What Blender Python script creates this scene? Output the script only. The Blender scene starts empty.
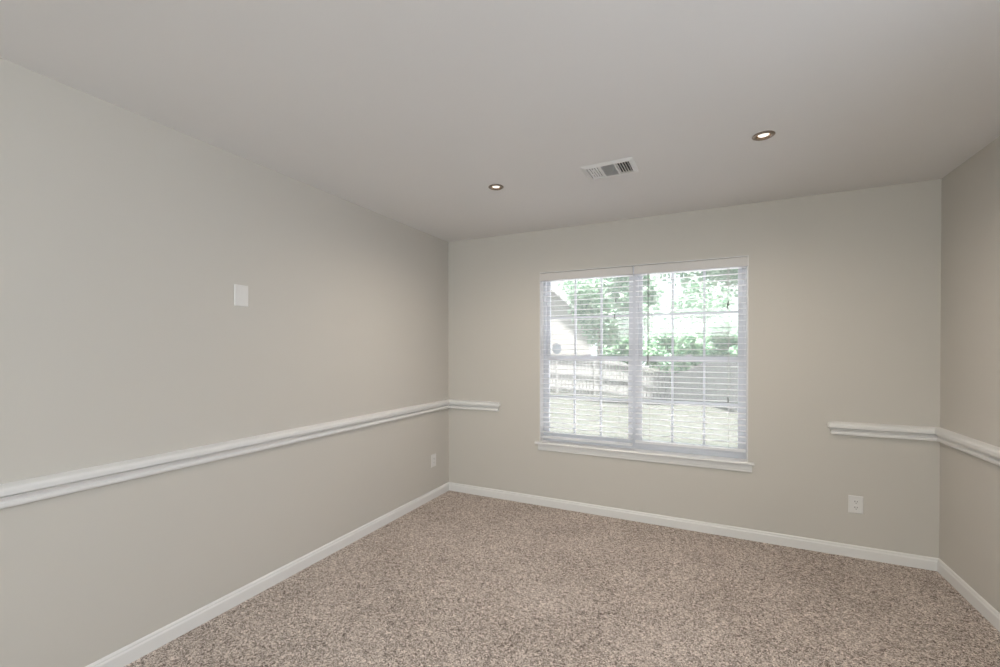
import bpy, bmesh, math, random
from mathutils import Vector, Matrix

SC = bpy.context.scene
COL = SC.collection
random.seed(7)

# ------------------------------------------------------------------ camera
CAM = Vector((2.3086, -3.6083, 1.3813))
YAW, PITCH, ROLL, FPX = .4504, -.0067, -.0009, 431.6656
fwd = Vector((-math.sin(YAW)*math.cos(PITCH), math.cos(YAW)*math.cos(PITCH), math.sin(PITCH)))
rt0 = Vector((math.cos(YAW), math.sin(YAW), 0)); up0 = rt0.cross(fwd)
rgt = rt0*math.cos(ROLL) + up0*math.sin(ROLL)
upv = up0*math.cos(ROLL) - rt0*math.sin(ROLL)
cd = bpy.data.cameras.new('camera'); cam = bpy.data.objects.new('camera', cd); COL.objects.link(cam)
cd.sensor_width = 36; cd.lens = 36*FPX/1000; cd.shift_y = 19.29/1000
cd.clip_start = .05; cd.clip_end = 300
M = Matrix((rgt, upv, -fwd)).transposed().to_4x4(); M.translation = CAM
cam.matrix_world = M
SC.camera = cam

# ------------------------------------------------------------------ world, lights, exposure
w = bpy.data.worlds.new('sky'); SC.world = w; w.use_nodes = True
wn = w.node_tree; wn.nodes.clear()
wo = wn.nodes.new('ShaderNodeOutputWorld'); wb = wn.nodes.new('ShaderNodeBackground')
wb.inputs[0].default_value = (.90, .96, 1.0, 1); wb.inputs[1].default_value = 1.5
wn.links.new(wb.outputs[0], wo.inputs[0])

def lamp(name, kind, energy, color, loc, rot, **kw):
    d = bpy.data.lights.new(name, kind); d.energy = energy; d.color = color
    for k, v in kw.items(): setattr(d, k, v)
    o = bpy.data.objects.new(name, d); COL.objects.link(o); o.location = loc; o.rotation_euler = rot
    return o
# hazy sun from the side, its rays run along the house wall and light only the yard
lamp('sun', 'SUN', 26.0, (1, .98, .95), (0, 0, 20), Vector((-.20, .16, -.967)).to_track_quat('-Z', 'Y').to_euler(), angle=math.radians(4))
# added fill lamp in the unseen opening behind the camera
lamp('opening_fill', 'AREA', 108, (.92, .98, .95), (1.8, -6.9, 2.0), (math.radians(60), 0, 0),
     shape='RECTANGLE', size=3.0, size_y=.7)

# added fill lamp outside the made-up side window
lamp('side_window_fill', 'AREA', 58, (.84, .89, 1.0), (4.1, -3.2, 1.45), (0, math.radians(90), 0),
     shape='RECTANGLE', size=1.6, size_y=1.6)

vs = SC.view_settings
SC.display_settings.display_device = 'sRGB'
vs.view_transform = 'Standard'; vs.look = 'None'; vs.exposure = 0; vs.gamma = 1; vs.use_curve_mapping = False
cy = SC.cycles
cy.use_denoising = True
cy.max_bounces = 14; cy.diffuse_bounces = 8; cy.glossy_bounces = 4; cy.transparent_max_bounces = 24; cy.transmission_bounces = 8
cy.sample_clamp_indirect = 6

# ------------------------------------------------------------------ helpers
def srgb(r, g, b):
    f = lambda c: c/12.92 if c <= .04045 else ((c+.055)/1.055)**2.4
    return (f(r/255), f(g/255), f(b/255), 1)

class N:
    def __init__(s, name):
        s.m = bpy.data.materials.new(name); s.m.use_nodes = True
        s.t = s.m.node_tree; s.b = s.t.nodes['Principled BSDF']; s.out = s.t.nodes['Material Output']
    def n(s, t, **kw):
        x = s.t.nodes.new(t)
        for k, v in kw.items():
            if hasattr(x, k): setattr(x, k, v)
            else: x.inputs[k.replace('_', ' ')].default_value = v
        return x
    def l(s, a, b): s.t.links.new(a, b)
    def coord(s, scale=None):
        c = s.n('ShaderNodeTexCoord').outputs['Object']
        if scale:
            mp = s.n('ShaderNodeMapping'); mp.inputs['Scale'].default_value = scale; s.l(c, mp.inputs[0]); c = mp.outputs[0]
        return c

def paint(name, col, rough=.6, noise=0, nscale=300, spec=.3, metal=0):
    k = N(name); k.b.inputs['Base Color'].default_value = (*col[:3], 1); k.b.inputs['Roughness'].default_value = rough
    k.b.inputs['Specular IOR Level'].default_value = spec; k.b.inputs['Metallic'].default_value = metal
    c = k.coord()
    t = k.n('ShaderNodeTexNoise'); t.inputs['Scale'].default_value = 1.7; t.inputs['Detail'].default_value = 4
    k.l(c, t.inputs['Vector'])
    mx = k.n('ShaderNodeMix', data_type='RGBA'); mx.inputs[6].default_value = (*[v*.985 for v in col[:3]], 1)
    mx.inputs[7].default_value = (*[min(1, v*1.015) for v in col[:3]], 1)
    k.l(t.outputs['Fac'], mx.inputs[0]); k.l(mx.outputs[2], k.b.inputs['Base Color'])
    if noise:
        t2 = k.n('ShaderNodeTexNoise'); t2.inputs['Scale'].default_value = nscale; t2.inputs['Detail'].default_value = 3
        k.l(c, t2.inputs['Vector'])
        bp = k.n('ShaderNodeBump'); bp.inputs['Strength'].default_value = noise; bp.inputs['Distance'].default_value = .001
        k.l(t2.outputs['Fac'], bp.inputs['Height']); k.l(bp.outputs[0], k.b.inputs['Normal'])
    return k.m

MAT = {}
MAT['wall'] = paint('beige wall paint', (.532, .510, .473), .55, .25, 220)
MAT['ceiling'] = paint('flat ceiling paint', (.74, .735, .735), .85, .35, 160, .2)
MAT['trim'] = paint('white semi-gloss trim paint', (.695, .69, .685), .35, 0, 1, .4)
MAT['valance'] = paint('white valance', (.58, .56, .55), .4, 0, 1, .4)
MAT['vinyl'] = paint('white vinyl', (.62, .63, .67), .4, 0, 1, .4)
MAT['slat'] = paint('white blind slat', (.84, .84, .85), .4, 0, 1, .4)
def slat_mat():
    k = N('thin white vinyl slat'); k.b.inputs['Base Color'].default_value = (.84, .84, .86, 1); k.b.inputs['Roughness'].default_value = .4
    tl = k.n('ShaderNodeBsdfTranslucent'); tl.inputs[0].default_value = (.82, .82, .84, 1)
    m = k.n('ShaderNodeMixShader'); m.inputs[0].default_value = .22
    k.l(k.b.outputs[0], m.inputs[1]); k.l(tl.outputs[0], m.inputs[2]); k.l(m.outputs[0], k.out.inputs[0])
    return k.m
MAT['slat'] = slat_mat()
MAT['plate'] = paint('white plastic plate', (.68, .67, .66), .35, 0, 1, .5)
MAT['slot'] = paint('dark slot', (.06, .055, .05), .6)
MAT['ventwhite'] = paint('white register enamel', (.72, .72, .72), .35, 0, 1, .5)
MAT['duct'] = paint('dark duct interior', (.07, .07, .075), .8)
MAT['nickel'] = paint('brushed nickel', (.30, .25, .21), .32, 0, 1, .5, 1.0)
MAT['cone'] = paint('bronze reflector', (.50, .38, .28), .25, 0, 1, .5, 1.0)
MAT['cord'] = paint('grey cord', (.55, .55, .54), .8)
MAT['wand'] = paint('smoky plastic wand', (.22, .24, .23), .3)
MAT['tassel'] = paint('dark tassel', (.10, .10, .10), .5)
MAT['sticker'] = paint('grey blue sticker', (.74, .79, .84), .5)
MAT['fence'] = paint('bleached fence wood', (.296, .291, .288), .85)
MAT['fencerail'] = paint('pale fence rail', (.238, .234, .231), .85)
MAT['bark'] = paint('grey bark', (.42, .40, .37), .9)
MAT['concrete'] = paint('pale concrete', (.86, .86, .87), .85, .3, 60)
MAT['roof'] = paint('pale shingles', (.504, .504, .504), .9)
MAT['house_trim'] = paint('house trim', (.535, .535, .535), .6)

def carpet_mat():
    k = N('speckled beige carpet'); k.b.inputs['Roughness'].default_value = 1; k.b.inputs['Specular IOR Level'].default_value = .05
    c = k.coord()
    wn_ = k.n('ShaderNodeTexNoise'); wn_.inputs['Scale'].default_value = 60; wn_.inputs['Detail'].default_value = 2
    k.l(c, wn_.inputs['Vector'])
    ad = k.n('ShaderNodeMixRGB', blend_type='LINEAR_LIGHT'); ad.inputs[0].default_value = .02
    k.l(c, ad.inputs[1]); k.l(wn_.outputs['Color'], ad.inputs[2])
    v = k.n('ShaderNodeTexVoronoi'); v.inputs['Scale'].default_value = 185; k.l(ad.outputs[0], v.inputs['Vector'])
    sep = k.n('ShaderNodeSeparateColor'); k.l(v.outputs['Color'], sep.inputs[0])
    fine = k.n('ShaderNodeTexNoise'); fine.inputs['Scale'].default_value = 165; fine.inputs['Detail'].default_value = 3; fine.inputs['Roughness'].default_value = .7
    k.l(c, fine.inputs['Vector'])
    big = k.n('ShaderNodeTexNoise'); big.inputs['Scale'].default_value = 2.6; big.inputs['Detail'].default_value = 3
    k.l(c, big.inputs['Vector'])
    def math_(op, a, b):
        m = k.n('ShaderNodeMath', operation=op)
        for i, x in enumerate((a, b)):
            if isinstance(x, (int, float)): m.inputs[i].default_value = x
            else: k.l(x, m.inputs[i])
        return m.outputs[0]
    f = math_('ADD', math_('MULTIPLY', sep.outputs[0], .42), math_('MULTIPLY', fine.outputs['Fac'], .62))
    f = math_('ADD', f, math_('MULTIPLY', math_('SUBTRACT', big.outputs['Fac'], .5), .13))
    r = k.n('ShaderNodeValToRGB'); cr = r.color_ramp
    cr.elements[0].position = .32; cr.elements[0].color = (.12, .093, .080, 1)
    cr.elements[1].position = .70; cr.elements[1].color = (.87, .775, .71, 1)
    e = cr.elements.new(.43); e.color = (.315, .262, .232, 1)
    e = cr.elements.new(.56); e.color = (.53, .457, .415, 1)
    k.l(f, r.inputs[0]); k.l(r.outputs[0], k.b.inputs['Base Color'])
    bp = k.n('ShaderNodeBump'); bp.inputs['Strength'].default_value = .9; bp.inputs['Distance'].default_value = .008
    k.l(f, bp.inputs['Height']); k.l(bp.outputs[0], k.b.inputs['Normal'])
    return k.m
MAT['carpet'] = carpet_mat()

def glass_mat():
    k = N('glare hazed window glass'); t = k.t; t.nodes.remove(k.b)
    tr = k.n('ShaderNodeBsdfTransparent'); tr.inputs[0].default_value = (.97, .985, .975, 1)
    tl = k.n('ShaderNodeBsdfTranslucent'); tl.inputs[0].default_value = (.95, .96, .97, 1)
    m1 = k.n('ShaderNodeMixShader'); m1.inputs[0].default_value = .11  # translucent share imitates the washed-out glare over the view
    k.l(tr.outputs[0], m1.inputs[1]); k.l(tl.outputs[0], m1.inputs[2])
    gl = k.n('ShaderNodeBsdfGlossy'); gl.inputs['Roughness'].default_value = .03
    m2 = k.n('ShaderNodeMixShader'); m2.inputs[0].default_value = .04
    k.l(m1.outputs[0], m2.inputs[1]); k.l(gl.outputs[0], m2.inputs[2]); k.l(m2.outputs[0], k.out.inputs[0])
    return k.m
MAT['glass'] = glass_mat()

def bulb_mat():
    k = N('lit warm lamp lens'); k.b.inputs['Base Color'].default_value = (.9, .9, .88, 1)
    k.b.inputs['Emission Color'].default_value = (1, .90, .80, 1); k.b.inputs['Emission Strength'].default_value = 1.2
    return k.m
MAT['bulb'] = bulb_mat()

def leaf_mat(name, c0, c1):
    k = N(name); t = k.t
    oi = k.n('ShaderNodeNewGeometry')
    r = k.n('ShaderNodeValToRGB'); r.color_ramp.elements[0].color = (*c0, 1); r.color_ramp.elements[1].color = (*c1, 1)
    k.l(oi.outputs['Random Per Island'], r.inputs[0])
    k.l(r.outputs[0], k.b.inputs['Base Color']); k.b.inputs['Roughness'].default_value = .5
    tl = k.n('ShaderNodeBsdfTranslucent'); k.l(r.outputs[0], tl.inputs[0])
    m = k.n('ShaderNodeMixShader'); m.inputs[0].default_value = .45
    k.l(k.b.outputs[0], m.inputs[1]); k.l(tl.outputs[0], m.inputs[2]); k.l(m.outputs[0], k.out.inputs[0])
    return k.m
MAT['leaf_a'] = leaf_mat('pale summer leaves', (.281, .435, .328), (.609, .727, .598))
MAT['leaf_b'] = leaf_mat('deeper green leaves', (.163, .339, .214), (.528, .704, .503))

def lawn_mat():
    k = N('mown lawn'); c = k.coord()
    a = k.n('ShaderNodeTexNoise'); a.inputs['Scale'].default_value = .5; a.inputs['Detail'].default_value = 6; k.l(c, a.inputs['Vector'])
    b = k.n('ShaderNodeTexNoise'); b.inputs['Scale'].default_value = 40; b.inputs['Detail'].default_value = 4; k.l(c, b.inputs['Vector'])
    mx = k.n('ShaderNodeMath', operation='MULTIPLY_ADD'); k.l(b.outputs['Fac'], mx.inputs[0]); mx.inputs[1].default_value = .35
    k.l(a.outputs['Fac'], mx.inputs[2])
    r = k.n('ShaderNodeValToRGB'); r.color_ramp.elements[0].position = .35; r.color_ramp.elements[1].position = .95
    r.color_ramp.elements[0].color = (.035, .040, .026, 1); r.color_ramp.elements[1].color = (.057, .058, .049, 1)
    k.l(mx.outputs[0], r.inputs[0]); k.l(r.outputs[0], k.b.inputs['Base Color']); k.b.inputs['Roughness'].default_value = .9
    bp = k.n('ShaderNodeBump'); bp.inputs['Strength'].default_value = .4; bp.inputs['Distance'].default_value = .03
    k.l(b.outputs['Fac'], bp.inputs['Height']); k.l(bp.outputs[0], k.b.inputs['Normal'])
    return k.m
MAT['lawn'] = lawn_mat()

def siding_mat():
    k = N('pale lap siding'); c = k.coord()
    wv = k.n('ShaderNodeTexWave', wave_type='BANDS', bands_direction='Z', wave_profile='SAW'); wv.inputs['Scale'].default_value = 1.6
    wv.inputs['Distortion'].default_value = 0
    k.l(c, wv.inputs['Vector'])
    bp = k.n('ShaderNodeBump'); bp.inputs['Strength'].default_value = .8; bp.inputs['Distance'].default_value = .02
    k.l(wv.outputs['Fac'], bp.inputs['Height']); k.l(bp.outputs[0], k.b.inputs['Normal'])
    k.b.inputs['Base Color'].default_value = (.45, .425, .42, 1); k.b.inputs['Roughness'].default_value = .7
    return k.m
MAT['siding'] = siding_mat()

# ---- mesh helpers
def obj(name, bm, m, parent=None, smooth=False, bevel=0, seg=2):
    me = bpy.data.meshes.new(name)
    bmesh.ops.recalc_face_normals(bm, faces=bm.faces[:])
    bm.to_mesh(me); bm.free()
    me.materials.append(MAT[m] if isinstance(m, str) else m)
    if smooth:
        for p in me.polygons: p.use_smooth = True
    o = bpy.data.objects.new(name, me); COL.objects.link(o)
    if parent: o.parent = parent
    if bevel:
        b = o.modifiers.new('bevel', 'BEVEL'); b.width = bevel; b.segments = seg; b.limit_method = 'ANGLE'
    return o
def thing(name, label, cat, loc=(0, 0, 0), rotz=0, group=None, kind=None):
    o = bpy.data.objects.new(name, None); COL.objects.link(o); o.location = loc; o.rotation_euler = (0, 0, rotz)
    o.empty_display_size = .05
    return tag(o, label, cat, group, kind)
def tag(o, label=None, cat=None, group=None, kind=None):
    if label: o['label'] = label
    if cat: o['category'] = cat
    if group: o['group'] = group
    if kind: o['kind'] = kind
    return o
def B(): return bmesh.new()
def box(bm, x0, x1, y0, y1, z0, z1):
    v = [bm.verts.new(p) for p in ((x0,y0,z0),(x1,y0,z0),(x1,y1,z0),(x0,y1,z0),(x0,y0,z1),(x1,y0,z1),(x1,y1,z1),(x0,y1,z1))]
    for f in ((3,2,1,0),(4,5,6,7),(0,1,5,4),(1,2,6,5),(2,3,7,6),(3,0,4,7)): bm.faces.new([v[i] for i in f])
    return v
def boxobj(name, m, parent, *d, bevel=0): 
    b = B(); box(b, *d); return obj(name, b, m, parent, bevel=bevel)
def tube(bm, pts, r, n=8):
    rings = []
    pts = [Vector(p) for p in pts]
    for i, p in enumerate(pts):
        d = (pts[min(i+1, len(pts)-1)] - pts[max(i-1, 0)]).normalized()
        a = d.orthogonal().normalized(); c = d.cross(a)
        rr = r[i] if isinstance(r, (list, tuple)) else r
        rings.append([bm.verts.new(p + (a*math.cos(t) + c*math.sin(t))*rr) for t in (2*math.pi*k/n for k in range(n))])
    for a, b in zip(rings, rings[1:]):
        for k in range(n): bm.faces.new((a[k], a[(k+1) % n], b[(k+1) % n], b[k]))
    bm.faces.new(rings[0][::-1]); bm.faces.new(rings[-1])
def lathe(bm, prof, n=40, close=False):
    rings = []
    for r, z in prof:
        rings.append([bm.verts.new((r*math.cos(t), r*math.sin(t), z)) for t in (2*math.pi*k/n for k in range(n))] if r > 1e-6 else [bm.verts.new((0, 0, z))])
    prs = list(zip(rings, rings[1:])) + ([(rings[-1], rings[0])] if close else [])
    for a, b in prs:
        if len(a) == 1 and len(b) == 1: continue
        for k in range(n):
            j = (k+1) % n
            if len(a) == 1: bm.faces.new((a[0], b[j], b[k]))
            elif len(b) == 1: bm.faces.new((a[k], a[j], b[0]))
            else: bm.faces.new((a[k], a[j], b[j], b[k]))
def sweep(prof, A, Bp, nrm, ends):
    """moulding: profile (distance out of wall, height) from A to Bp; ends: 'in' mitre, 'ret' mitred return, 'cut'"""
    bm = B(); A = Vector(A); Bp = Vector(Bp); nrm = Vector(nrm); d = (Bp-A).normalized(); dm = max(p[0] for p in prof)
    rings = []
    def ring(P, s, kind):
        if kind == 'ret_wall': return [bm.verts.new((*(P - d*s*(dm-q) )[:2], z)) for q, z in prof]
        if kind == 'in': return [bm.verts.new((*(P - d*s*q + nrm*q)[:2], z)) for q, z in prof]
        if kind == 'ret': return [bm.verts.new((*(P - d*s*(dm-q) + nrm*q)[:2], z)) for q, z in prof]
        return [bm.verts.new((*(P + nrm*q)[:2], z)) for q, z in prof]
    for P, s, kind in ((A, -1, ends[0]), (Bp, 1, ends[1])):
        rs = [ring(P, s, kind)]
        if kind == 'ret': 
            rs.append([bm.verts.new((*(P - d*s*(dm-q) + nrm*.0002)[:2], z)) for q, z in prof])
            if s == -1: rs.reverse()
        rings += rs
    n = len(prof)
    for a, b in zip(rings, rings[1:]):
        for k in range(n):
            j = (k+1) % n
            try: bm.faces.new((a[k], a[j], b[j], b[k]))
            except ValueError: pass
    bm.faces.new(rings[0]); bm.faces.new(rings[-1][::-1])
    bmesh.ops.remove_doubles(bm, verts=bm.verts[:], dist=1e-5)
    return bm

# ------------------------------------------------------------------ the room
YE = -9.0
W, H, YB = 3.606, 2.44, -7.0          # width, height, wall behind the camera
T = .14
WX0, WX1, WZ0, WZ1 = .956, 2.568, .543, 2.066      # rough window hole
def struct(name, bm, m, label, cat, **kw):
    return tag(obj(name, bm, m, **kw), label, cat, kind='structure')

b = B(); box(b, -T, W+T, YE-T, T, -.12, 0)
struct('floor', b, 'carpet', 'speckled beige brown carpet covering the whole floor', 'carpet')

# ceiling with openings for the register and the two downlights
VENT = (1.785, -1.042); LT1 = (1.062, -1.087); LT2 = (2.55, -1.113)
b = B()
holes = [(LT1[0]-.033, LT1[0]+.033, LT1[1]-.033, LT1[1]+.033), (VENT[0]-.125, VENT[0]+.125, VENT[1]-.085, VENT[1]+.085),
         (LT2[0]-.033, LT2[0]+.033, LT2[1]-.033, LT2[1]+.033)]
xs = [-T] + [v for h in holes for v in h[:2]] + [W+T]
for i in range(0, len(xs)-1):
    x0, x1 = xs[i], xs[i+1]
    if i % 2 == 0: box(b, x0, x1, YE-T, T, H, H+.2)
    else:
        h = holes[i//2]
        box(b, x0, x1, YE-T, h[2], H, H+.2); box(b, x0, x1, h[3], T, H, H+.2); box(b, x0, x1, h[2], h[3], H+.15, H+.2)
bmesh.ops.remove_doubles(b, verts=b.verts[:], dist=1e-5)
struct('ceiling', b, 'ceiling', 'flat off-white painted ceiling', 'ceiling')

b = B(); box(b, -T, 0, YE-T, T, 0, H); struct('wall_left', b, 'wall', 'long beige wall with chair rail and blank plate', 'wall')
b = B(); SY0, SY1, SB, STP = -4.0, -2.4, .7, 2.1
box(b, W, W+T, YE-T, SY0, 0, H); box(b, W, W+T, SY1, T, 0, H); box(b, W, W+T, SY0, SY1, 0, SB); box(b, W, W+T, SY0, SY1, STP, H)
bmesh.ops.remove_doubles(b, verts=b.verts[:], dist=1e-5)
struct('wall_right', b, 'wall', 'beige wall at the far edge beside the outlet corner', 'wall')
b = B(); box(b, 0, WX0, 0, T, 0, H); box(b, WX1, W, 0, T, 0, H); box(b, WX0, WX1, 0, T, 0, WZ0); box(b, WX0, WX1, 0, T, WZ1, H)
bmesh.ops.remove_doubles(b, verts=b.verts[:], dist=1e-5)
struct('wall_back', b, 'wall', 'beige wall holding the double window', 'wall')
OX0, OX1, OZ = .25, 3.35, 2.1  # opening added behind the camera to hold the fill lamp
b = B(); box(b, 0, OX0, YB-T, YB, 0, H); box(b, OX1, W, YB-T, YB, 0, H); box(b, OX0, OX1, YB-T, YB, OZ, H)
struct('wall_front', b, 'wall', 'beige wall with a cased opening added for the fill lamp', 'wall')
b = B(); box(b, 0, W, YE-T, YE, 0, H); struct('wall_sky_block', b, 'wall', 'beige end wall added beyond the opening to shut out sky light', 'wall')  # unseen end wall, closes the opening against sky light
b = B()
box(b, OX0-.07, OX0, YB, YB+.015, 0, OZ+.07); box(b, OX1, OX1+.07, YB, YB+.015, 0, OZ+.07); box(b, OX0, OX1, YB, YB+.015, OZ, OZ+.07)
struct('trim_1', b, 'trim', 'white casing round the added opening facing the window', 'trim', bevel=.003)

# baseboards
BASE = [(0, 0), (.014, 0), (.014, .055), (.0125, .060), (.0095, .064), (.0095, .070), (.0065, .076), (0, .079)]
struct('baseboard_left', sweep(BASE, (0, YB, 0), (0, 0, 0), (1, 0, 0), ('cut', 'in')), 'trim', 'white baseboard along the long beige wall', 'baseboard')
struct('baseboard_back', sweep(BASE, (0, 0, 0), (W, 0, 0), (0, -1, 0), ('in', 'in')), 'trim', 'white baseboard under the window', 'baseboard')
struct('baseboard_right', sweep(BASE, (W, 0, 0), (W, YB, 0), (-1, 0, 0), ('in', 'cut')), 'trim', 'white baseboard along the short visible side wall', 'baseboard')

# chair rail
RAIL = [(0, .809), (.013, .809), (.0195, .813), (.0215, .819), (.0205, .826), (.0165, .8295), (.0155, .834), (.0175, .840),
        (.0235, .8455), (.0275, .8485), (.0275, .8525), (.020, .8535), (.020, .8565), (.0365, .8575), (.0385, .861), (.0385, .877), (.035, .885), (.026, .890), (.012, .895), (0, .897)]
struct('trim_2', sweep(RAIL, (0, YB, 0), (0, 0, 0), (1, 0, 0), ('cut', 'in')), 'trim', 'white chair rail running along the long beige wall', 'chair rail')
struct('trim_3', sweep(RAIL, (0, 0, 0), (.572, 0, 0), (0, -1, 0), ('in', 'ret')), 'trim', 'short white chair rail stub beside the window, nearer the long wall', 'chair rail')
struct('trim_4', sweep(RAIL, (3.035, 0, 0), (W, 0, 0), (0, -1, 0), ('ret', 'in')), 'trim', 'short white chair rail piece above the duplex outlet', 'chair rail')
struct('trim_5', sweep(RAIL, (W, 0, 0), (W, YB, 0), (-1, 0, 0), ('in', 'cut')), 'trim', 'white chair rail turning the corner onto the narrow side wall', 'chair rail')

# ------------------------------------------------------------------ the window
LX0, LX1, SZ, TZ, XM = .962, 2.562, .565, 2.060, 1.762
b = B(); box(b, WX0, LX0, -.001, .08, SZ, WZ1); box(b, LX1, WX1, -.001, .08, SZ, WZ1); box(b, LX0, LX1, -.001, .08, TZ, WZ1)
struct('trim_6', b, 'trim', 'white jamb lining the window recess', 'jamb')
# stool with rounded nose and horns, apron below
b = B()
prof = [(.08, .565), (-.024, .565), (-.030, .5625), (-.033, .556), (-.033, .552), (-.030, .546), (-.024, .5435), (.08, .5435)]
def extr(bm, prof, x0, x1):
    a = [bm.verts.new((x0, y, z)) for y, z in prof]; c = [bm.verts.new((x1, y, z)) for y, z in prof]
    n = len(prof)
    for k in range(n): bm.faces.new((a[k], a[(k+1) % n], c[(k+1) % n], c[k]))
    bm.faces.new(a[::-1]); bm.faces.new(c)
extr(b, [(-.0005 if y > 0 else y, z) for y, z in prof], .918, 2.606)
extr(b, [(-.0005, .5435), (-.0005, .565), (.08, .565), (.08, .5435)], WX0, WX1)
st = struct('trim_7', b, 'trim', 'white window stool with rounded nose under the blinds', 'window sill')
b = B(); extr(b, [(0, .5435), (-.016, .5435), (-.016, .515), (-.0135, .508), (-.0135, .497), (-.010, .492), (0, .490)], .945, 2.592)
struct('trim_8', b, 'trim', 'white apron moulding beneath the window stool', 'apron')

def window_unit(name, x0, x1, label, SZ=SZ, TZ=TZ):
    root = thing(name, label, 'window', kind='structure')
    y0, y1 = .08, .14; FR, ST = .022, .033
    b = B(); box(b, x0, x0+FR, y0, y1, SZ, TZ); box(b, x1-FR, x1, y0, y1, SZ, TZ)
    box(b, x0+FR, x1-FR, y0, y1, TZ-FR, TZ); box(b, x0+FR, x1-FR, y0, y1, SZ, SZ+.03)
    obj('window_frame', b, 'vinyl', root, bevel=.002)
    a0, a1 = x0+FR, x1-FR
    for nm, ya, yb, za, zb, rb, rtop in (('upper_sash', .112, .134, (SZ+TZ)/2-.0225, TZ-FR, .040, .033), ('lower_sash', .086, .108, SZ+.03, (SZ+TZ)/2+.0145, .048, .042)):
        b = B(); box(b, a0, a0+ST, ya, yb, za, zb); box(b, a1-ST, a1, ya, yb, za, zb)
        box(b, a0+ST, a1-ST, ya, yb, za, za+rb); box(b, a0+ST, a1-ST, ya, yb, zb-rtop, zb)
        s = obj(nm, b, 'vinyl', root, bevel=.002)
        g0, g1, h0, h1 = a0+ST, a1-ST, za+rb, zb-rtop; ym = (ya+yb)/2
        b = B(); mw = .009
        for i in (1, 2):
            xm = g0 + (g1-g0)*i/3; box(b, xm-mw, xm+mw, ym-.009, ym+.009, h0, h1)
        for i in range(3):
            xa = g0 + (g1-g0)*i/3 + (mw if i else 0); xb = g0 + (g1-g0)*(i+1)/3 - (mw if i < 2 else 0)
            box(b, xa, xb, ym-.009, ym+.009, (h0+h1)/2-mw, (h0+h1)/2+mw)
        obj('muntin', b, 'vinyl', s, bevel=.0015)
        b = B(); v = [b.verts.new(p) for p in ((g0, ym, h0), (g1, ym, h0), (g1, ym, h1), (g0, ym, h1))]; b.faces.new(v)
        obj('pane', b, 'glass', s)
        if nm == 'lower_sash':
            xm = (a0+a1)/2; b = B(); box(b, xm-.03, xm+.03, .088, .106, zb, zb+.008); box(b, xm-.006, xm+.028, .09, .1, zb+.008, zb+.018)
            obj('sash_lock', b, 'vinyl', s, bevel=.002)
    return root
window_unit('window_1', LX0, XM, 'white sash window unit whose upper pane carries the round sticker')
window_unit('window_2', XM, LX1, 'white sash window unit looking onto the woods and solid fence')

wu = window_unit('added_side_window', 0, SY1-SY0, 'white sash window added out of view in the side wall for fill light', SB, STP)  # unseen window, put in so side fill light can enter
wu.location = (W, SY1, 0); wu.rotation_euler = (0, 0, math.radians(-90))

# sticker on the glass of the first unit
b = B(); lathe(b, [(0, 0), (.040, 0), (.0405, .0004), (.040, .0008), (0, .0008)], 32)
o = obj('round_sticker', b, 'sticker', smooth=False); o.rotation_euler = (math.radians(90), 0, 0); o.location = (1.074, .1225, 1.392); o.scale = (1.08, 1.2, 1)
tag(o, 'round grey blue sticker on the low corner of a window pane', 'sticker')

# blinds
def blind(label, x0, x1, zbot, wandx, cordx, tassels):
    t = thing('window_blind', label, 'blind', ((x0+x1)/2, 0, 0), group='window blinds'); ox = (x0+x1)/2
    X0, X1 = x0-ox, x1-ox
    b = B()
    pr = [(-.018, 1.990), (-.018, 2.049), (-.014, 2.053), (-.010, 2.055), (-.006, 2.055), (-.006, 1.990), (-.010, 1.987), (-.014, 1.987)]
    extr(b, pr, X0+.001, X1-.001)
    obj('valance', b, 'valance', t)
    boxobj('headrail', 'vinyl', t, X0+.006, X1-.006, .002, .058, 2.012, 2.054, bevel=.002)
    b = B(); pitch = .043; z = 1.985; n = 0
    s0, s1 = X0+.008, X1-.008
    while z > zbot + .030:
        yc, wd = .031, .025
        sec = []
        for q in range(7):
            u = -1 + q/3; sec.append((yc+u*wd, z + .0012*(1-u*u) + u*.0006))
        top = [(y, zz+.0013) for y, zz in sec]; bot = [(y, zz-.0013) for y, zz in sec][::-1]
        extr(b, top+bot, s0, s1)
        z -= pitch; n += 1
    obj('slats', b, 'slat', t)
    boxobj('bottom_rail', 'slat', t, s0, s1, .008, .054, zbot, zbot+.018, bevel=.003)
    for u in (.14, .86):
        xx = s0 + (s1-s0)*u; b = B()
        for yy in (.004, .058): tube(b, [(xx, yy, zbot+.018), (xx, yy, 2.012)], .0008, 5)
        obj('ladder_cord', b, 'cord', t)
    if wandx is not None:
        b = B(); tube(b, [(wandx-ox, -.009, 1.985), (wandx-ox, -.0085, 1.34)], .004, 6); tube(b, [(wandx-ox, -.0085, 1.34), (wandx-ox, -.0085, 1.325), (wandx-ox, -.0085, 1.255)], [.005, .006, .004], 8)
        obj('tilt_wand', b, 'wand', t)
    for xx, zz in tassels:
        b = B(); tube(b, [(xx-ox, -.006, 1.99), (xx-ox, -.0055, zz)], .0009, 5)
        c = obj('lift_cord', b, 'cord', t)
        b = B(); tube(b, [(xx-ox, -.0055, zz), (xx-ox, -.0055, zz-.006), (xx-ox, -.0055, zz-.036), (xx-ox, -.0055, zz-.040)], [.0015, .0028, .0042, .003], 10)
        obj('tassel', b, 'tassel', c, smooth=True)
    return t
blind('white slatted blind in front of the pane with the round sticker', LX0, XM-.004, .598, None, 1.62, [(1.622, 1.81), (1.612, 1.675)])
blind('white slatted blind with a dark tilt wand hanging near its edge', XM+.004, LX1, .628, 1.874, 2.44, [(2.437, 1.745), (2.432, 1.725), (2.438, 1.03)])

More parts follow.
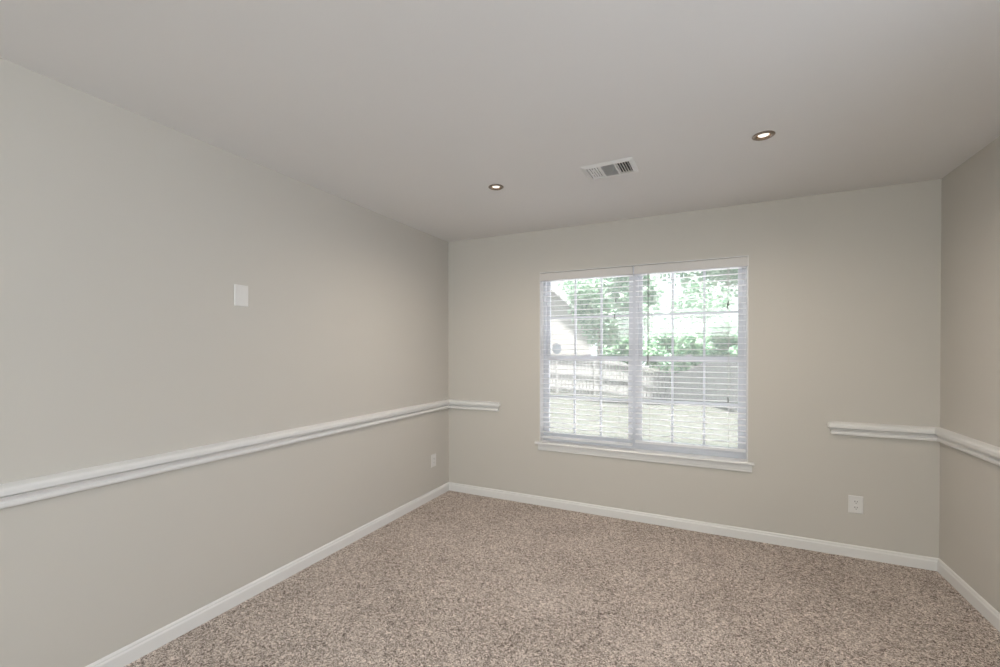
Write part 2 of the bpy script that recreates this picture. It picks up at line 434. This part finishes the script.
# ------------------------------------------------------------------ wall plates
def screw(parent, x, z, y=-.0062):
    b = B(); lathe(b, [(0, .0012), (.0028, .0009), (.0033, 0), (0, 0)], 14)
    o = obj('screw', b, 'plate', parent, smooth=False); o.rotation_euler = (math.radians(90), 0, 0); o.location = (x, y+.0004, z)
def plate_shell(parent, hw, hh, openings=()):
    b = B()
    outer = [(-hw, -hh), (hw, -hh), (hw, hh), (-hw, hh)]
    def ring(i, y): return [b.verts.new((x - math.copysign(i, x), y, z - math.copysign(i, z))) for x, z in outer]
    r = [ring(0, 0), ring(0, -.003), ring(.0015, -.005), ring(.005, -.0062)]
    for a, c in zip(r, r[1:]):
        for k in range(4): b.faces.new((a[k], a[(k+1) % 4], c[(k+1) % 4], c[k]))
    b.faces.new(r[-1]); b.faces.new(r[0][::-1])
    return obj('cover_plate', b, 'plate', parent)
# blank plate high on the long wall
t = thing('blank_wall_plate', 'white blank wall plate mounted high on the long beige wall', 'wall plate', (0, -2.094, 1.680), math.radians(90))
plate_shell(t, .039, .0585); screw(t, 0, .0415); screw(t, 0, -.0415)
# decorator style outlet low on the long wall
t = thing('wall_outlet', 'white outlet low on the long wall near the corner', 'outlet', (0, -.262, .352), math.radians(90))
plate_shell(t, .0375, .058)
b = B(); box(b, -.0165, .0165, -.0085, -.0055, -.033, .033); f = obj('receptacle', b, 'plate', t, bevel=.0015)
for zc in (.018, -.018):
    for xx, hh in ((-.0064, .0042), (.0064, .0034)): boxobj('slot', 'slot', f, xx-.0009, xx+.0009, -.0088, -.0084, zc-hh+.002, zc+hh+.002)
    boxobj('ground_hole', 'slot', f, -.002, .002, -.0088, -.0084, zc-.0095, zc-.0055)
screw(t, 0, .048); screw(t, 0, -.048)
# duplex outlet under the chair rail piece
t = thing('wall_outlet', 'white duplex outlet under the short chair rail piece', 'outlet', (3.191, 0, .351), 0)
plate_shell(t, .0395, .058)
for zc in (.0195, -.0195):
    b = B()
    pts = []
    for k in range(28):
        a = 2*math.pi*k/28; x = .0172*math.cos(a); z = .0172*math.sin(a); pts.append((x, max(-.0142, min(.0142, z))))
    a = [b.verts.new((x, -.006, z+zc)) for x, z in pts]; c = [b.verts.new((x, -.0085, z+zc)) for x, z in pts]
    for k in range(28): b.faces.new((a[k], a[(k+1) % 28], c[(k+1) % 28], c[k]))
    b.faces.new(c)
    rc = obj('receptacle', b, 'plate', t)
    for xx, hh in ((-.0064, .0048), (.0064, .0040)): boxobj('slot', 'slot', rc, xx-.0015, xx+.0015, -.0089, -.0083, zc-hh+.003, zc+hh+.003)
    boxobj('ground_hole', 'slot', rc, -.0022, .0022, -.0089, -.0083, zc-.0105, zc-.006)
screw(t, 0, 0, -.0062)

# ------------------------------------------------------------------ ceiling register
t = thing('air_vent', 'white rectangular air vent on the ceiling between two downlights', 'air vent', (VENT[0], VENT[1], H), math.radians(-1.5))
hx, hy, ix, iy = .148, .109, .121, .080
b = B()
def rr(x, y, z): return [b.verts.new(p) for p in ((-x, -y, z), (x, -y, z), (x, y, z), (-x, y, z))]
rs = [rr(hx, hy, -.0005), rr(hx, hy, -.002), rr(hx-.008, hy-.008, -.005), rr(ix+.006, iy+.006, -.0085), rr(ix, iy, -.0085), rr(ix, iy, .003)]
for a, c in zip(rs, rs[1:]):
    for k in range(4): b.faces.new((a[k], a[(k+1) % 4], c[(k+1) % 4], c[k]))
# two dividers
for xx in (-.042, .042): box(b, xx-.004, xx+.004, -iy, iy, -.0085, .003)
obj('vent_frame', b, 'ventwhite', t)
b = B(); box(b, -ix-.003, ix+.003, -iy-.003, iy+.003, .06, .065)
for s in (-1, 1):
    box(b, s*(ix+.003)-.001, s*(ix+.003)+.001, -iy-.003, iy+.003, .0, .06); box(b, -ix-.003, ix+.003, s*(iy+.003)-.001, s*(iy+.003)+.001, 0, .06)
obj('duct_box', b, 'duct', t)
def blade(bm, cx, cy_, L, along, tilt, hw=.0060):
    th = .0006; cs, sn = math.cos(tilt), math.sin(tilt)
    q = []
    for u, v in ((-hw, -th), (hw, -th), (hw, th), (-hw, th)):
        a, z = u*cs - v*sn, u*sn + v*cs - .0035
        q.append((a, z))
    vv = []
    for e in (-L/2, L/2):
        vv.append([bm.verts.new((cx+a, cy_+e, z) if along == 'y' else (cx+e, cy_+a, z)) for a, z in q])
    for k in range(4): bm.faces.new((vv[0][k], vv[0][(k+1) % 4], vv[1][(k+1) % 4], vv[1][k]))
    bm.faces.new(vv[0][::-1]); bm.faces.new(vv[1])
for s, nm in ((-1, 'louver_section'), (1, 'louver_section')):
    b = B()
    for k in range(5): blade(b, s*(.0530 + .0145*k), 0, 2*iy, 'y', math.radians(-40*s if s > 0 else 24), .0060 if s > 0 else .0050)
    obj(nm, b, 'ventwhite', t)
b = B()
for k in range(13): blade(b, 0, -.0745 + .0124*k, .076, 'x', math.radians(42))
obj('louver_section', b, 'ventwhite', t)
b = B(); tube(b, [(.026, -.02, -.004), (.026, -.023, -.018)], .0028, 8); tube(b, [(.026, -.023, -.018), (.026, -.023, -.021)], .0045, 8)
obj('damper_lever', b, 'ventwhite', t)

# ------------------------------------------------------------------ downlights
def downlight(x, y, label):
    t = thing('recessed_downlight', label, 'downlight', (x, y, H), 0, 'ceiling downlights')
    b = B(); lathe(b, [(.033, .004), (.033, -.004), (.036, -.0065), (.044, -.0055), (.050, -.002), (.050, -.0003), (.045, -.0003), (.045, .0), (.033, .004)], 48)
    obj('trim_ring', b, 'nickel', t, smooth=True)
    b = B(); lathe(b, [(.0335, -.0045), (.031, -.001), (.028, .0025), (.0255, .006), (.025, .012)], 48)
    obj('reflector', b, 'cone', t, smooth=True)
    b = B(); lathe(b, [(0, -.0015), (.012, -.001), (.019, 0), (.0235, .0015), (.0245, .004), (.0245, .03), (0, .03)], 32)
    obj('bulb', b, 'bulb', t, smooth=True)
    ld = bpy.data.lights.new('lamp_beam', 'SPOT'); ld.energy = 46; ld.color = (1, .87, .72); ld.spot_size = math.radians(168); ld.spot_blend = 1
    ld.shadow_soft_size = .025; lo = bpy.data.objects.new('lamp_beam', ld); COL.objects.link(lo); lo.parent = t; lo.location = (0, 0, -.012)
    return t
downlight(*LT1, 'lit recessed downlight over the long wall side of the vent')
downlight(*LT2, 'lit recessed downlight on the ceiling nearest the narrow side wall')

# ------------------------------------------------------------------ outdoors
def at(px, depth, py=352.8):
    return CAM + (fwd + rgt*((px-500)/FPX) + upv*((333.5+19.29-py)/FPX))*depth
CTRL = [(-5.2, 16.8, -.70), (-2.6, 18, -.90), (.47, 19.5, -1.57), (3.1, 13.1, -.73), (4.6, 10, -.58), (0, .3, -.45), (4, .3, -.45), (-6, 1, -.45),
        (-5, 9, -.55), (1.2, 9, -.80), (-10, 30, -.9), (4, 32, -1.4), (14, 24, -.7), (-16, 14, -.6), (12, 8, -.5), (-30, 45, -1), (10, 50, -1.2)]
def gz(x, y):
    s = w_ = 0
    for cx, cy_, z in CTRL:
        k = 1/((x-cx)**2 + (y-cy_)**2 + .6)**1.6; s += k*z; w_ += k
    return s/w_
b = B(); nx, ny = 70, 70
gv = [[b.verts.new((-40+70*i/nx, .141+60*(j/ny)**1.3, gz(-40+70*i/nx, .141+60*(j/ny)**1.3))) for i in range(nx+1)] for j in range(ny+1)]
for j in range(ny):
    for i in range(nx): b.faces.new((gv[j][i], gv[j][i+1], gv[j+1][i+1], gv[j+1][i]))
struct('lawn', b, 'lawn', 'pale sunlit lawn sloping to the fence outside', 'lawn', smooth=True)

def fence(name_label, P0, P1, npanel, rails_face, gap, hts=1.75):
    P0 = Vector(P0); P1 = Vector(P1); d = P1-P0; L = d.length; d.normalize(); nrm = Vector((-d.y, d.x))
    if nrm.dot(Vector((CAM.x, CAM.y)) - P0) < 0: nrm = -nrm
    t = thing('garden_fence', name_label, 'fence', (P0.x, P0.y, gz(*P0)), 0)
    O = Vector((P0.x, P0.y, gz(*P0)))
    def prism(bm, s0, s1, n0, n1, za0, za1, zb0, zb1):
        # along s0..s1, normal n0..n1; bottom heights za0/za1, top zb0/zb1 at both ends
        vs_ = []
        for s, za, zb in ((s0, za0, zb0), (s1, za1, zb1)):
            p = P0 + d*s
            for n_ in (n0, n1):
                for z in (za, zb):
                    vs_.append(bm.verts.new((p.x+nrm.x*n_-O.x, p.y+nrm.y*n_-O.y, z-O.z)))
        for f in ((0,1,3,2),(4,6,7,5),(0,4,5,1),(2,3,7,6),(1,5,7,3),(0,2,6,4)): bm.faces.new([vs_[i] for i in f])
    G = lambda s: gz(*(P0+d*s))
    pl = L/npanel
    for k in range(npanel+1):
        b = B(); s = k*pl; prism(b, s-.05, s+.05, -.05, .05, G(s)-.3, G(s)-.3, G(s)+hts+.06, G(s)+hts+.06); obj('post', b, 'fence', t, bevel=.01, seg=1)
    for k in range(npanel):
        s0, s1 = k*pl+.05, (k+1)*pl-.05; b = B(); pw = .14
        n = max(1, int((s1-s0)/(pw+gap))); step = (s1-s0)/n
        for i in range(n):
            a = s0+i*step+gap/2; e = s0+(i+1)*step-gap/2
            off = -.03 if rails_face else .025
            jz = random.uniform(-.012, .012)
            prism(b, a, e, off-.01, off+.01, G(a)+.05, G(e)+.05, G(a)+hts+jz, G(e)+hts+jz)
        obj('picket_panel', b, 'fence', t)
    for hz, th in ((.22, .09), (.90, .09), (hts-.10, .10)):
        for k in range(npanel):
            s0, s1 = k*pl, (k+1)*pl; b = B(); o0, o1 = (-.018, .045) if rails_face else (-.045, .012)
            prism(b, s0+.052, s1-.052, o0, o1, G(s0)+hz, G(s1)+hz, G(s0)+hz+th, G(s1)+hz+th); obj('rail', b, 'fencerail', t)
    return t
A0 = at(520, 21.6); A1 = at(669, 21.6); A2 = at(735, 14.7); dd = (A2-A1).normalized()
fence('pale wooden fence with rails, facing the house across the lawn', (A0.x, A0.y), (A1.x, A1.y), 4, True, .035)
fence('pale solid board fence running back from the yard corner below the woods', (A1.x+.25, A1.y-.35), (A2.x+dd.x*3.4, A2.y+dd.y*3.4), 4, False, .016)

# sun shade, added out of view to keep sun off the side window
b = B(); box(b, W+T, W+2.6, -5.2, -.2, 2.42, 2.55)
struct('sun_shade', b, 'ceiling', 'white sun shade added to keep sun off the side window', 'sun shade')
# unseen pale slab added to bounce sun up through the window
b = B(); box(b, -2.5, 6.2, .16, 3.5, -.95, -.33)
struct('bounce_slab', b, 'concrete', 'pale concrete slab added below the window to bounce sunlight in', 'bounce_slab', bevel=.01)

# neighbour's house, gable end towards us
HD = 33.0
hc = at(532, HD); hr = at(590, HD); half = (hr-hc).length
ze, zr, zg = at(590, HD, 323).z, at(532, HD, 273).z, -1.3
ang = math.atan2(rgt.y, rgt.x)
t = thing('neighbor_house', 'pale sided house with a gable roof beyond the fence', 'house', (hc.x, hc.y, zg), ang)
b = B(); Dp = 9.0
pr = [(-half, 0), (half, 0), (half, ze-zg), (0, zr-zg), (-half, ze-zg)]
f0 = [b.verts.new((x, 0, z)) for x, z in pr]; f1 = [b.verts.new((x, Dp, z)) for x, z in pr]
b.faces.new(f0); b.faces.new(f1[::-1])
for k in range(5): b.faces.new((f0[k], f0[(k+1) % 5], f1[(k+1) % 5], f1[k]))
obj('siding', b, 'siding', t)
b = B(); sl = (zr-ze)/half
for s in (-1, 1):
    e = half+.4; q = [(0, zr-zg+.02), (s*e, ze-zg-.4*sl+.02), (s*e, ze-zg-.4*sl+.17), (0, zr-zg+.2)]
    a = [b.verts.new((x, -.35, z)) for x, z in q]; c = [b.verts.new((x, Dp+.35, z)) for x, z in q]
    for k in range(4): b.faces.new((a[k], a[(k+1) % 4], c[(k+1) % 4], c[k]))
    b.faces.new(a[::-1]); b.faces.new(c)
obj('roof', b, 'roof', t)
b = B()
for s in (-1, 1):
    e = half+.4; q = [(0, zr-zg-.1), (s*e, ze-zg-.4*sl-.1), (s*e, ze-zg-.4*sl+.19), (0, zr-zg+.22)]
    a = [b.verts.new((x, -.40, z)) for x, z in q]; c = [b.verts.new((x, -.352, z)) for x, z in q]
    for k in range(4): b.faces.new((a[k], a[(k+1) % 4], c[(k+1) % 4], c[k]))
    b.faces.new(a[::-1]); b.faces.new(c)
obj('rake_board', b, 'house_trim', t)
for s in (-1, 1):
    boxobj('corner_board', 'house_trim', t, s*half-.09, s*half+.09, -.03, .06, 0, ze-zg-.05)

# trees
def tree(label, base, crown, cr, nleaf, leafsize, mat, lobes=9, seed=0, group=None, bend=(0, 0)):
    """crown centre (relative to base), radii; lobes of leaves round branch ends"""
    rnd = random.Random(seed)
    t = thing('leafy_tree', label, 'tree', base, 0, group)
    cx, cy_, cz = crown
    L = []
    for k in range(lobes):
        while True:
            u = Vector((rnd.uniform(-1, 1), rnd.uniform(-1, 1), rnd.uniform(-1, 1)))
            if u.length < 1: break
        L.append((Vector((cx+u.x*cr[0]*.72, cy_+u.y*cr[1]*.72, cz+u.z*cr[2]*.72)), rnd.uniform(.34, .55)*min(cr)*1.15))
    b = B()
    r0 = .055*(cz+cr[2])**.8*.55
    fork = Vector((bend[0]*.4+cx*.3, bend[1]*.4+cy_*.3, max(.8, cz-cr[2]*.75)))
    tube(b, [(0, 0, -.4), (fork.x*.3, fork.y*.3, fork.z*.5), fork, (cx*.8, cy_*.8, cz+cr[2]*.2)], [r0*1.2, r0, r0*.8, r0*.25], 9)
    obj('trunk', b, 'bark', t, smooth=True)
    b = B()
    for c, r in L:
        mid = fork.lerp(c, .5) + Vector((0, 0, .1*r))
        tube(b, [fork, mid, c], [r0*.45, r0*.28, r0*.08], 6)
    obj('branches', b, 'bark', t, smooth=True)
    b = B()
    for k in range(nleaf):
        c, r = L[k % lobes]
        u = Vector((rnd.gauss(0, 1), rnd.gauss(0, 1), rnd.gauss(0, .85))); u = u/u.length * (rnd.random()**.4)
        p = c + u*r
        ax = Vector((rnd.gauss(0, 1), rnd.gauss(0, 1), rnd.gauss(-.3, .6))).normalized()
        sd = ax.orthogonal().normalized(); sd.rotate(Matrix.Rotation(rnd.uniform(0, 6.28), 3, ax)); nn = ax.cross(sd)
        s = leafsize*rnd.uniform(.6, 1.3)
        v = [b.verts.new(p), b.verts.new(p+ax*s*.5+sd*s*.32+nn*s*.06), b.verts.new(p+ax*s), b.verts.new(p+ax*s*.5-sd*s*.32+nn*s*.06)]
        b.faces.new((v[0], v[1], v[2])); b.faces.new((v[0], v[2], v[3]))
    obj('foliage', b, mat, t)
    return t
def plant(px, D, ztop_py, zbot_py, halfw_px, label, mat='leaf_a', n=5200, ls=.26, lobes=10, seed=0, off=0):
    P = at(px, D); g = gz(P.x, P.y); k = D/FPX
    zt = CAM.z + (352.8-ztop_py)*k; zb = CAM.z + (352.8-zbot_py)*k
    rx = halfw_px*k; c = (zt+zb)/2 - g
    o = rgt*(off*k)
    return tree(label, (P.x-o.x, P.y-o.y, g), (o.x, o.y, c), (rx, rx, (zt-zb)/2), n, ls, mat, lobes, seed)
plant(600, 25, 236, 356, 36, 'tall pale leafy tree standing in front of the sided house', 'leaf_a', 10000, .30, 22, 1)
plant(632, 18, 225, 354, 26, 'tall slender tree seen through the window mullion', 'leaf_a', 9000, .24, 20, 2)
plant(660, 38, 316, 384, 24, 'round green tree behind the yard corner of the fence', 'leaf_b', 4200, .48, 11, 3)
plant(698, 34, 322, 384, 24, 'low green tree behind the solid fence, below the sky gap', 'leaf_b', 4200, .42, 11, 4)
plant(732, 25, 318, 384, 24, 'broad green tree behind the rising end of the solid fence', 'leaf_b', 4200, .36, 11, 5)
plant(763, 15, 308, 384, 24, 'green tree at the window jamb above the solid fence', 'leaf_b', 4200, .30, 11, 6)
plant(728, 21, 180, 290, 76, 'overhanging tree whose boughs cross the top of the window', 'leaf_a', 18000, .25, 34, 8, off=-70)
plant(700, 46, 262, 345, 34, 'distant pale tree rising into the sky gap', 'leaf_a', 2600, .55, 12, 12)
plant(627, 31, 316, 376, 22, 'small green tree just over the railed fence', 'leaf_b', 3600, .45, 10, 9)
